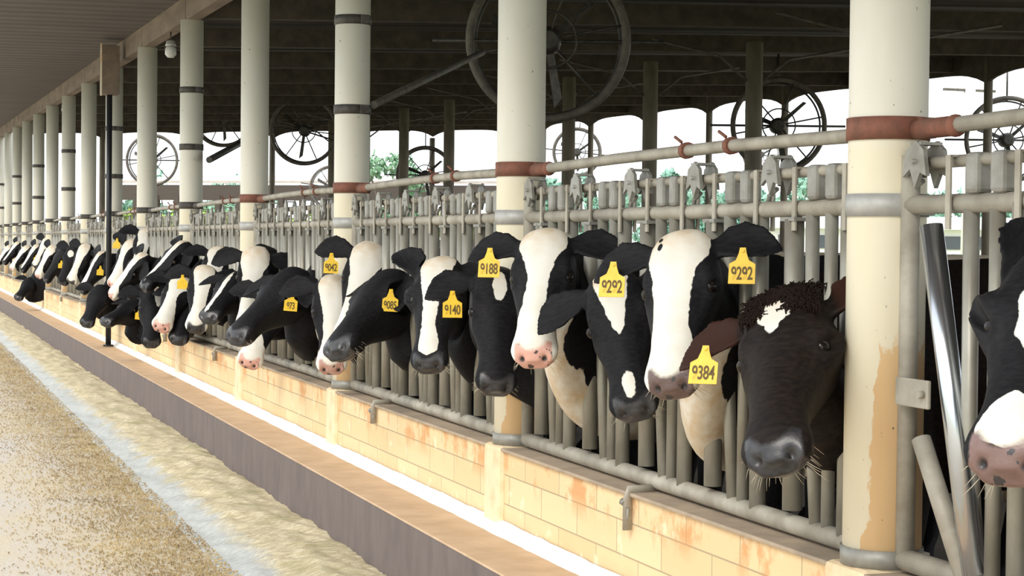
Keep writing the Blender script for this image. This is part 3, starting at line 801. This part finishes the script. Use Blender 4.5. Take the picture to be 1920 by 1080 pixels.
    def decim(ratio, hd):
        o.modifiers.clear()
        vg = o.vertex_groups.get('w') or o.vertex_groups.new(name='w')
        w = np.clip((co2[:, 0]-.30)/.25, 0, 1)
        lvl = np.round(w*4).astype(int)
        for k in range(5):
            ids = np.nonzero(lvl == k)[0].tolist()
            if ids: vg.add(ids, .05+.95*k/4, 'REPLACE')
        d = o.modifiers.new('d', 'DECIMATE'); d.ratio = ratio; d.vertex_group = 'w'; d.invert_vertex_group = True; d.vertex_group_factor = hd
        dg = bpy.context.evaluated_depsgraph_get()
        return bpy.data.meshes.new_from_object(o.evaluated_get(dg))
    hi = decim(.30, 1.0); 
    o.modifiers.clear(); d = o.modifiers.new('d', 'DECIMATE'); d.ratio = .07
    dg = bpy.context.evaluated_depsgraph_get(); lo = bpy.data.meshes.new_from_object(o.evaluated_get(dg))
    bpy.data.objects.remove(o)
    out = []
    for mm in (hi, lo):
        mm.polygons.foreach_set('use_smooth', [True]*len(mm.polygons))
        n = len(mm.vertices); c = np.empty(n*3); mm.vertices.foreach_get('co', c); out.append((mm, c.reshape(-1, 3)))
        print('cow template verts', n)
    return out
TEMPL = make_template()

def quat_arr_slerp(q0, q1, t):
    return [q0.slerp(q1, float(x)) for x in t]
def basis_q(Fv, Uv):
    Fv = Fv.normalized(); Uv = (Uv - Fv*Uv.dot(Fv)).normalized(); Sv = Fv.cross(Uv)
    return Matrix((Fv, Uv, Sv)).transposed()
FLOOR_C = -.12
GAPS = [(n, k) for n in range(-1, 15) for k in range(5)]
used_gaps = set()
def gap_y(n, k): return YN(n) + .12 + .06 + k*.555 + .45

def cow(px, nx, X, turn, spec, lab, hi=True, away=0, tagged=None, X_body=None, side=1, bodyY=None, ears=(0, 0), scale=1.0):
    """px/nx: where poll and nose are seen; X: how far out from the camera line the head is held."""
    mid = at((px[0]+nx[0])/2, (px[1]+nx[1])/2, X=X)
    fwd = CAM_ROT @ Vector((0, 0, -1)); Zm = (mid-CAM_POS).dot(fwd)
    cr = CAM_ROT @ Vector((1, 0, 0)); cu = CAM_ROT @ Vector((0, 1, 0))
    v = cr*((nx[0]-px[0])*Zm/F_PX) + cu*(-(nx[1]-px[1])*Zm/F_PX)
    HLEN = .50*scale
    ll = v.length
    if ll < HLEN: v = v + fwd*(-1 if away == 0 else 1)*math.sqrt(HLEN**2-ll**2)
    Lv = v.normalized()
    tocam = (CAM_POS-mid).normalized()
    c = (tocam - Lv*tocam.dot(Lv)).normalized()
    left = Lv.cross(c)
    if left.dot(cr) > 0: left = -left
    t = math.radians(turn)
    Nv = (c*math.cos(t) + left*math.sin(t)).normalized()
    Sv = Lv.cross(Nv)
    poll = mid - Lv*(.25*scale)
    # head rotation: rest (F,U,S) -> world, from L,N,S
    Rh = np.array([Lv, Nv, Sv]).T @ np.array([HL, HN, HS])       # world = Lv*(q.HL)+...
    # body
    bestg = None
    jp = np.array(poll) + Rh @ (np.array([NECK, 0, 0])-HO)*scale
    if bodyY is None:
        want = jp[1] + .12
        for g_ in GAPS:
            if g_ in used_gaps: continue
            d = abs(gap_y(*g_)-want)
            if bestg is None or d < bestg[0]: bestg = (d, g_)
        used_gaps.add(bestg[1]); by = gap_y(*bestg[1])
    else: by = bodyY
    B0 = Vector((X_body or 2.76, by, FLOOR_C+1.05))
    R0 = np.array(basis_q(Vector((-1, 0, 0)), Vector((0, 0, 1))))
    mm, rest = TEMPL[0 if hi else 1]
    n = len(rest); out = np.empty_like(rest)
    F = rest[:, 0]; tt = np.clip(F/NECK, 0, 1)
    body = F <= 0; headm = F >= NECK
    out[body] = np.array(B0) + rest[body] @ R0.T
    out[headm] = np.array(poll) + ((rest[headm]-HO)*scale) @ Rh.T
    P0 = np.array(B0); P1 = jp
    dist = np.linalg.norm(P1-P0)
    T0 = R0[:, 0]*dist*.7; T1 = Rh[:, 0]*dist*.35
    q0 = Matrix(R0.tolist()).to_quaternion(); q1 = Matrix(Rh.tolist()).to_quaternion()
    if q0.dot(q1) < 0: q1 = -q1
    K = 40; frames = []; cent = []
    for i in range(K+1):
        u = i/K; h00 = 2*u**3-3*u**2+1; h10 = u**3-2*u**2+u; h01 = -2*u**3+3*u**2; h11 = u**3-u**2
        p = h00*P0+h10*T0+h01*P1+h11*T1
        tan = (6*u*u-6*u)*P0+(3*u*u-4*u+1)*T0+(-6*u*u+6*u)*P1+(3*u*u-2*u)*T1
        s_ = u*u*(3-2*u); R = q0.slerp(q1, s_).to_matrix()
        Fv = R @ Vector((1, 0, 0)); d = Fv.rotation_difference(Vector(tan).normalized()).to_matrix()
        frames.append(np.array(d @ R)); cent.append(p)
    frames = np.array(frames); cent = np.array(cent)
    nk = ~(body | headm); x = tt[nk]*K; i0 = np.minimum(x.astype(int), K-1); fr = (x-i0)[:, None]
    C = cent[i0]*(1-fr)+cent[i0+1]*fr
    sc_ = 1+(scale-1)*tt[nk][:, None]
    loc = rest[nk].copy(); loc[:, 0] = 0; loc = loc*sc_
    A = np.einsum('nij,nj->ni', frames[i0], loc); Bq = np.einsum('nij,nj->ni', frames[i0+1], loc)
    out[nk] = C + A*(1-fr)+Bq*fr
    # ears turn about their roots
    q = rest-HO; l, nn, ss = q@HL, q@HN, q@HS
    for sg, ang in zip((1, -1), ears):
        if not ang: continue
        w = np.clip((ss*sg-.105)/.04, 0, 1)*(F > .45)
        sel = w > 0
        ax = Rh @ HN; pivot = np.array(poll) + Rh @ (np.array([.045*HL[0]-.055*HN[0], .045*HL[1]-.055*HN[1], sg*.09])*1.0)
        for_idx = np.nonzero(sel)[0]
        Rm = Matrix.Rotation(math.radians(ang)*sg, 3, Vector(ax))
        Rm = np.array(Rm); pv = out[for_idx]-pivot; rot = pv @ Rm.T
        out[for_idx] = pivot + pv*(1-w[for_idx])[:, None] + rot*w[for_idx][:, None]
    org = np.array([B0.x+.8, B0.y, FLOOR_C])
    me = mm.copy(); me.name = 'cow'
    me.vertices.foreach_set('co', (out-org).ravel())
    me.update()
    # coat fields
    lat = ss - 0.0
    coat = np.full(n, -.2)
    un = lambda s_, c_: np.abs(s_-c_) - .9*np.minimum(0, nn+.02)
    is_head = (F > .40) & (np.abs(ss) < .30)
    ear = np.clip((np.abs(ss)-.125)/.02, 0, 1)*(F > .45)*(l < .16)
    bl = spec.get('blaze')
    if bl:
        b = np.array(bl); cc = np.interp(l, b[:, 0], b[:, 1]); ww = np.interp(l, b[:, 0], b[:, 2])
        f = ww-un(ss, cc); f = np.where(ear > .2, -.1, f); f = np.where(F > .42, f, -.2)
        coat = np.maximum(coat, f)
    for (c_, r_, sgn) in spec.get('spots', []):
        d = np.sqrt((((l-c_[0])/r_[0])**2+((nn-c_[1])/r_[1])**2+((ss-c_[2])/r_[2])**2)); f = (1-d)*min(r_)
        f = np.where(F > .40, f, -.2)
        coat = np.maximum(coat, f) if sgn > 0 else np.minimum(coat, -f)
    for (c_, r_, sgn) in spec.get('body', []):
        d = np.sqrt((((F-c_[0])/r_[0])**2+((rest[:, 1]-c_[1])/r_[1])**2+((rest[:, 2]-c_[2])/r_[2])**2)); f = (1-d)*min(r_)
        if sgn > 0: f = np.where(is_head & (l > .0) & (nn > -.22), -.2, f)
        coat = np.maximum(coat, f) if sgn > 0 else np.where(F < .5, np.minimum(coat, -f), coat)
    if spec.get('all_white'): coat = np.full(n, .2)
    pad = np.minimum(np.minimum((l-.482)+.35*(nn+.05), -.030-nn+.0), nn+.135)
    pad = np.minimum(pad, .07-np.abs(ss)); pad = np.where(F > .5, pad, -.1)
    dirt_shade = np.exp(-((l+.01)/.075)**2)*(F > .45) + (spec.get('tan', 0)*(F < .45))  # dirty poll; the neck tan is dirt plus shade put into the coat colour
    inner = ear
    for nme, arr in (('coat', coat), ('pad', pad), ('dirt_shade', dirt_shade), ('inner', inner)):
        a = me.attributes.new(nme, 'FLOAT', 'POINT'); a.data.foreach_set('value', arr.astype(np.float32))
    a = me.attributes.new('rest', 'FLOAT_VECTOR', 'POINT'); a.data.foreach_set('vector', rest.astype(np.float32).ravel())
    me.materials.clear(); me.materials.append(M['cow'])
    o = bpy.data.objects.new('cow', me); COL.objects.link(o); o.location = org
    o['pink'] = float(spec.get('pink', 0)); o['brown'] = float(spec.get('brown', 0))
    tag(o, lab, 'cow', 'cows at the feed locks')
    og = Vector(org)
    def hp(l_, n_, s_): return Vector(np.array(poll) + Rh @ ((np.array(l_*HL+n_*HN+s_*HS))*scale)) - og
    # eyes
    for sg in (1, -1):
        MB().ball(hp(.188, -.049, sg*.100), .022*scale, 16, 12).build('eye', M['eye'], o)
    if hi:
        rr = random.Random(int(px[0])); 
        hb = MB()
        ncol = spec.get('tuft', 'white_hair')
        for _ in range(spec.get('tuft_n', 0)):
            s_ = rr.uniform(-.095, .095); l_ = rr.uniform(-.04, .075)
            if abs(s_-.012) < .030 and l_ > .03: continue
            n0 = (.0 if l_ > -.01 else -.02) - 2.2*s_*s_; dx_, dl_ = rr.uniform(-.018, .018), rr.uniform(-.012, .022)
            p0 = hp(l_, n0, s_); g1 = hp(l_+dl_*.5, n0+.012, s_+dx_*.6); g2 = hp(l_+dl_, n0+.014, s_+dx_*1.3); g3 = hp(l_+dl_*1.5+.010, n0+.003, s_+dx_)
            hb.tube([p0, g1, g2, g3], [.0034, .0032, .0024, .0008], n=4)
        if spec.get('tuft_n', 0): hb.build('forelock', M[ncol], o)
        wb_ = MB()
        for _ in range(26):
            s_ = rr.uniform(-.07, .07); l_ = rr.uniform(.46, .53); n_ = -.125
            if rr.random() < .5: s_ = rr.choice((-1, 1))*.068; n_ = rr.uniform(-.12, -.06)
            p0 = hp(l_, n_+.012, s_*.88); p1 = hp(l_+rr.uniform(.0, .02), n_-.025-rr.uniform(0, .02), s_*1.35+rr.uniform(-.01, .01))
            wb_.tube([p0+(hp(.47, -.08, 0)-p0)*.12, (p0+p1)/2+Vector((0, 0, -.002)), p1], [.0008, .0007, .0003], n=4)
        wb_.build('whiskers', M['whisker'], o)
    for tg in (tagged or []):
        sg, txt = tg[0], tg[1]
        tl, ts = (tg[2], tg[3]) if len(tg) > 3 else (.075, .215)
        base = hp(tl, -.055, sg*ts) ; ang = ears[0 if sg > 0 else 1]
        if ang:
            pivot = hp(.045, -.055, sg*.09); base = pivot + Matrix.Rotation(math.radians(ang)*sg, 3, Nv) @ (base-pivot)
        tc_ = (Nv*(.6 if turn < 40 else .1) + tocam*.8).normalized()
        if turn > 40: base = base + tocam*.05 - cr*.035
        upv = (Vector((0, 0, 1)) - Lv*.15); upv = (upv - tc_*upv.dot(tc_)).normalized()
        rt = upv.cross(tc_).normalized()
        W = .041; Ht = .105
        shp = [(-W, -Ht), (W, -Ht), (W*.98, -.042), (.020, -.030), (.012, -.008), (.009, .010), (-.009, .010), (-.012, -.008), (-.020, -.030), (-W*.98, -.042)]
        base = base + tc_*.044
        tb = MB(); tb.poly([base + rt*a_ + upv*b_ for a_, b_ in shp], .003, -tc_)
        tb.tube([base + tc_*.004, base - tc_*.05], .006, n=10)
        to = tb.build('ear_tag', M['yellow'], o)
        if txt:
            cu_ = bpy.data.curves.new('tag_number', 'FONT'); cu_.body = txt; cu_.size = .058; cu_.align_x = 'CENTER'; cu_.align_y = 'CENTER'
            cu_.extrude = .0006; cu_.offset = .0006; cu_.space_character = .95
            cu_.materials.append(M['ink'])
            tmp = bpy.data.objects.new('tag_number', cu_); COL.objects.link(tmp)
            tme = bpy.data.meshes.new_from_object(tmp.evaluated_get(bpy.context.evaluated_depsgraph_get()))
            bpy.data.objects.remove(tmp)
            tx = bpy.data.objects.new('tag_number', tme); COL.objects.link(tx); tx.parent = to
            mt = Matrix((rt*.60, upv, tc_)).transposed().to_4x4(); mt.translation = base - upv*.074 + tc_*.0015
            tx.matrix_local = mt
    return o

def B(*rows): return [tuple(r) for r in rows]
NW = [((.16, -.36, -.06), (.34, .30, .40), 1), ((.27, -.13, -.08), (.14, .17, .10), -1), ((.10, -.22, -.12), (.10, .10, .09), -1)]                    # white throat / neck patch
NB = [((-.9, .1, .2), (.35, .4, .4), 1), ((-.3, -.3, 0), (.3, .2, .4), 1)]
full = B((-.06, 0, .07), (.0, 0, .085), (.08, 0, .080), (.16, 0, .062), (.24, 0, .052), (.34, .0, .050), (.42, 0, .085), (.46, 0, .16), (.56, 0, .2))
wide = B((-.06, 0, .10), (.0, .0, .115), (.08, .0, .10), (.16, .005, .068), (.24, .01, .062), (.34, .012, .064), (.40, .01, .10), (.45, 0, .18), (.56, 0, .2))
narrow = B((-.06, 0, .03), (.0, 0, .060), (.08, 0, .058), (.18, 0, .040), (.30, 0, .028), (.42, 0, .026), (.47, 0, .02), (.50, 0, -.02))
star = [((.075, .01, 0), (.06, .06, .026), 1)]
snip = [((.455, -.01, 0), (.035, .03, .022), 1)]

# nearest cows, right to left
cow((2032, 454), (1838, 796), 2.20, 24, dict(blaze=B((0, -.02, .02), (.05, -.02, .05), (.15, -.01, .055), (.25, -.0, .035), (.30, 0, -.01), (.38, 0, -.01), (.42, 0, .05), (.46, .0, .08), (.49, 0, .08), (.52, 0, .0)), body=NB, pink=.25, ),
    'black and white cow cut off by the right edge, white patch above its nose', tagged=None, ears=(-80, 0), scale=1.06)
cow((1486, 552), (1416, 796), 2.26, 26, dict(spots=[((.080, .0, .012), (.046, .05, .046), 1), ((.115, .0, .014), (.040, .04, .020), 1)], brown=1, tuft='dark_hair', tuft_n=1500, pink=0),
    'curly-headed dark brown cow with a small white star, wearing tag 9384', tagged=[(1, '9384', .085, .215)], ears=(6, -25), scale=1.12)
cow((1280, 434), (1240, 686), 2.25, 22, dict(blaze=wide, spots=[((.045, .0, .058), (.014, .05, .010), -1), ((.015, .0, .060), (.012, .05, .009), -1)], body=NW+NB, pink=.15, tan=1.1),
    'white-faced cow with black cheeks and a yellow 9292 tag in each ear', tagged=[(1, '9292', .055, .225), (-1, '9292', .085, .20)], ears=(4, -4))
cow((1146, 515), (1178, 738), 2.40, 6, dict(blaze=B((-.06, 0, .04), (.0, -.0, .065), (.06, -.0, .06), (.14, -.0, .038), (.22, 0, .02), (.27, 0, -.01), (.5, 0, -.05)), spots=[((.445, -.015, 0), (.05, .03, .022), 1)], body=NB),
    'black cow with tapering white blaze and white spot on its grey nose, under tag 9292', tagged=None, ears=(14, 0))
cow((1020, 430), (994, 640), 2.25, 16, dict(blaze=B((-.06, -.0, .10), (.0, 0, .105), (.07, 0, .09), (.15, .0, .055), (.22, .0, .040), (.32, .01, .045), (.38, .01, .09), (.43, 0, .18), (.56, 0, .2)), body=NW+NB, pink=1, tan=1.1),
    'white-faced cow with a pink spotted nose and tag 9188 in its left-hand ear', tagged=[(1, '9188', .06, .21)], ears=(-2, 4))
cow((934, 505), (934, 700), 2.38, -6, dict(spots=[((.085, .0, -.005), (.07, .06, .030), 1)], body=NB),
    'black cow with a small upright white star and tag 9140, below the 9188 cow', tagged=[(1, '9140', .085, .20)], ears=(12, 0))
cow((820, 484), (800, 660), 2.28, 20, dict(blaze=B((-.06, 0, .075), (.0, 0, .085), (.08, .005, .072), (.16, .008, .050), (.25, .01, .036), (.35, .01, .032), (.43, .0, .05), (.47, 0, .05), (.50, 0, -.0)), spots=[((.30, -.20, -.07), (.08, .05, .06), 1)], body=NB, pink=0),
    'cow with a clean white blaze and dark nose between tags 9085 and 9140', ears=(-45, 5))
cow((716, 505), (632, 622), 2.26, 64, dict(body=NB, tuft='dark_hair', tuft_n=0), 'all-black cow seen in profile facing left with tag 9085', tagged=[(-1, '9085', .07, .19)], ears=(-30, 62), scale=1.24)
cow((692, 462), (655, 620), 2.45, 8, dict(blaze=wide, body=NB, pink=1), 'white-faced cow behind the 9085 profile, blurred tag in its left-hand ear', tagged=[(1, '9042', .08, .205)], ears=(2, 0))
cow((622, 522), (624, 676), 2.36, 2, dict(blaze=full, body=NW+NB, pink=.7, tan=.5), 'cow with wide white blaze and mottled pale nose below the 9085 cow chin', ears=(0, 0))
cow((542, 500), (448, 606), 2.16, 58, dict(body=NB, tuft='dark_hair', tuft_n=0), 'large all-black cow in profile facing left, small tag low on its cheek', tagged=[(-1, '973', .10, .20)], ears=(25, 42), scale=1.2)
cow((512, 545), (471, 668), 2.32, 12, dict(blaze=B((-.06, 0, -.02), (.25, 0, -.02), (.38, 0, .06), (.44, 0, .18), (.56, 0, .2)), body=NB, pink=1), 'cow whose pink and white muzzle hangs lowest under the big black profile', ears=(0, 0))
cow((478, 470), (466, 604), 2.32, 6, dict(blaze=wide, body=NB, pink=1), 'white-faced cow with a cream forehead behind the big black profile cow', ears=(10, 10))
# middle distance
MID = [
 ((440, 508), (400, 576), 2.18, 45, dict(blaze=B((0, .03, .0), (.1, .03, .02), (.45, .03, .02)), body=NB), 'small black cow head facing left with a square yellow tag', [(-1, '931', .07, .18)], (0, 35)),
 ((380, 500), (373, 604), 2.28, 5, dict(blaze=full, body=NB), 'cow with long straight white blaze and tag touching its brow', [(1, '', .08, .17)], (5, 0)),
 ((408, 462), (398, 545), 2.45, 10, dict(blaze=wide, body=NB), 'partly hidden white-topped cow head behind the square-tag cow', None, (0, 0)),
 ((338, 520), (312, 600), 2.20, 12, dict(blaze=wide, spots=[((.22, -.03, -.07), (.09, .08, .05), -1)], body=NB, pink=1), 'white-faced cow with a black patch round one eye, low in the crowd', None, (0, 0)),
 ((352, 540), (342, 624), 2.30, 8, dict(body=NB, tuft='dark_hair'), 'cow showing only its dark hanging muzzle beneath the eye-patch cow', None, (0, 0)),
 ((284, 540), (290, 634), 2.18, -6, dict(blaze=B((0, -.03, .03), (.12, -.04, .03), (.2, -.04, .0), (.5, 0, -.02)), body=NB), 'black cow with long face hanging low over the wall, tag at its brow', [(-1, '', .06, .13)], (0, 10)),
 ((338, 452), (268, 526), 2.24, 62, dict(blaze=B((0, 0, .035), (.2, 0, .03), (.4, 0, .02), (.5, 0, .0)), body=NB), 'big black cow in profile facing left with a thin white face stripe', None, (-20, 35)),
 ((274, 428), (262, 500), 2.50, 8, dict(blaze=wide, all_white=0, body=NB), 'pale-headed cow raised highest above the crowd beside a post', None, (0, 0)),
 ((266, 474), (200, 548), 2.22, 60, dict(blaze=B((0, .0, .06), (.2, .0, .045), (.38, .0, .06), (.46, 0, .14), (.56, 0, .2)), body=NB, pink=1), 'cow in profile with white face front and pink nose, right of the black pole', None, (-20, 35)),
 ((246, 452), (212, 528), 2.36, 30, dict(blaze=wide, body=NB, pink=1), 'white-faced cow with raised black ear and tag just right of the black pole', [(1, '', .07, .2)], (-20, 0)),
 ((252, 560), (208, 590), 2.20, 60, dict(body=NB), 'low black cow head in profile with a tag, right of the black pole foot', [(-1, '', .07, .18)], (0, 35)),
 ((186, 535), (168, 598), 2.16, 20, dict(body=NB), 'black head hanging straight down left of the black pole', None, (0, 0)),
 ((192, 466), (142, 548), 2.24, 60, dict(blaze=B((0, 0, .04), (.2, 0, .03), (.42, 0, .05), (.5, 0, .06)), body=NB), 'black cow in profile left of the pole with white face edge and tag', [(-1, '', .07, .18)], (-15, 30)),
 ((160, 458), (128, 528), 2.34, 35, dict(blaze=full, body=NB), 'cow with a rounded white forehead just left of the pole cow', None, (0, 0)),
 ((138, 462), (112, 530), 2.26, 30, dict(spots=[((.09, 0, 0), (.05, .06, .05), 1)], body=NB), 'black cow with a round white star far down the line', None, (0, -20)),
 ((118, 464), (78, 524), 2.20, 60, dict(body=NB), 'far black cow in profile with a dull yellow tag at its ear', [(-1, '', .07, .18)], (0, 35)),
 ((100, 456), (62, 520), 2.26, 50, dict(blaze=wide, body=NB, pink=1), 'far cow with a broad white slanting face and pink nose', None, (-15, 30)),
 ((90, 444), (60, 500), 2.40, 40, dict(blaze=full, body=NB), 'far cow with a white crown standing above its neighbours', None, (0, 0)),
 ((70, 456), (34, 508), 2.26, 55, dict(blaze=narrow, body=NB), 'far dark cow head with narrow blaze and a tag', [(-1, '', .07, .18)], (-15, 30)),
 ((56, 520), (40, 552), 2.16, 30, dict(body=NB), 'far small black head drooping over the wall', None, (0, 0)),
 ((52, 458), (14, 504), 2.28, 55, dict(blaze=full, body=NB, pink=1), 'far cow with pale muzzle near the left edge', None, (-15, 30)),
 ((34, 452), (2, 492), 2.34, 55, dict(blaze=narrow, body=NB), 'far dark cow near the left edge with a narrow white stripe', None, (-15, 30)),
 ((20, 456), (-14, 500), 2.30, 55, dict(blaze=full, body=NB), 'white-fronted cow cut by the left edge', None, (-15, 30)),
]
for i, (p, q, X, t, sp, lab, tg, er) in enumerate(MID):
    cow(p, q, X, t, sp, lab, hi=False, tagged=tg, ears=er)

# cows standing loose in the barn behind
def loose(x, y, rz, spec, lab):
    mm, rest = TEMPL[1]; me = mm.copy(); me.name = 'standing_cow'; n = len(rest)
    out = np.stack([rest[:, 0], rest[:, 2]*-1, rest[:, 1]+1.05], -1)
    out = np.stack([rest[:, 0], -rest[:, 2], rest[:, 1]+1.05], -1)
    me.vertices.foreach_set('co', out.ravel()); me.update()
    F = rest[:, 0]; coat = np.full(n, spec.get('base', -.2))
    for (c_, r_, sgn) in spec.get('body', []):
        d = np.sqrt((((F-c_[0])/r_[0])**2+((rest[:, 1]-c_[1])/r_[1])**2+((rest[:, 2]-c_[2])/r_[2])**2)); f = (1-d)*min(r_)
        coat = np.maximum(coat, f) if sgn > 0 else np.minimum(coat, -f)
    dirt_shade = np.clip((-.12-rest[:, 1])/.06, 0, 1)*spec.get('tan', 0)*1.6  # tan tint on the lower body
    for nme, arr in (('coat', coat), ('pad', np.full(n, -.1)), ('dirt_shade', dirt_shade), ('inner', np.zeros(n))):
        a = me.attributes.new(nme, 'FLOAT', 'POINT'); a.data.foreach_set('value', arr.astype(np.float32))
    a = me.attributes.new('rest', 'FLOAT_VECTOR', 'POINT'); a.data.foreach_set('vector', rest.astype(np.float32).ravel())
    me.materials.clear(); me.materials.append(M['cow'])
    o = bpy.data.objects.new('standing_cow', me); COL.objects.link(o); o.location = (x, y, FLOOR_C); o.rotation_euler = (0, 0, rz)
    o['pink'] = 0.; o['brown'] = 0.; tag(o, lab, 'cow')
    for sg in (1, -1):
        p = h2r(.188, -.049, sg*.091); MB().ball((p[0], -p[2], p[1]+1.05), .021).build('eye', M['eye'], o)
    return o
loose(7.1, 7.6, -.33, dict(base=.2, tan=1), 'dusty cream-white cow standing broadside behind the nearest post')
loose(9.5, 13.5, 2.8, dict(body=[((-.8, .1, 0), (.5, .5, .5), 1)]), 'black and white cow standing deep in the barn between the posts')
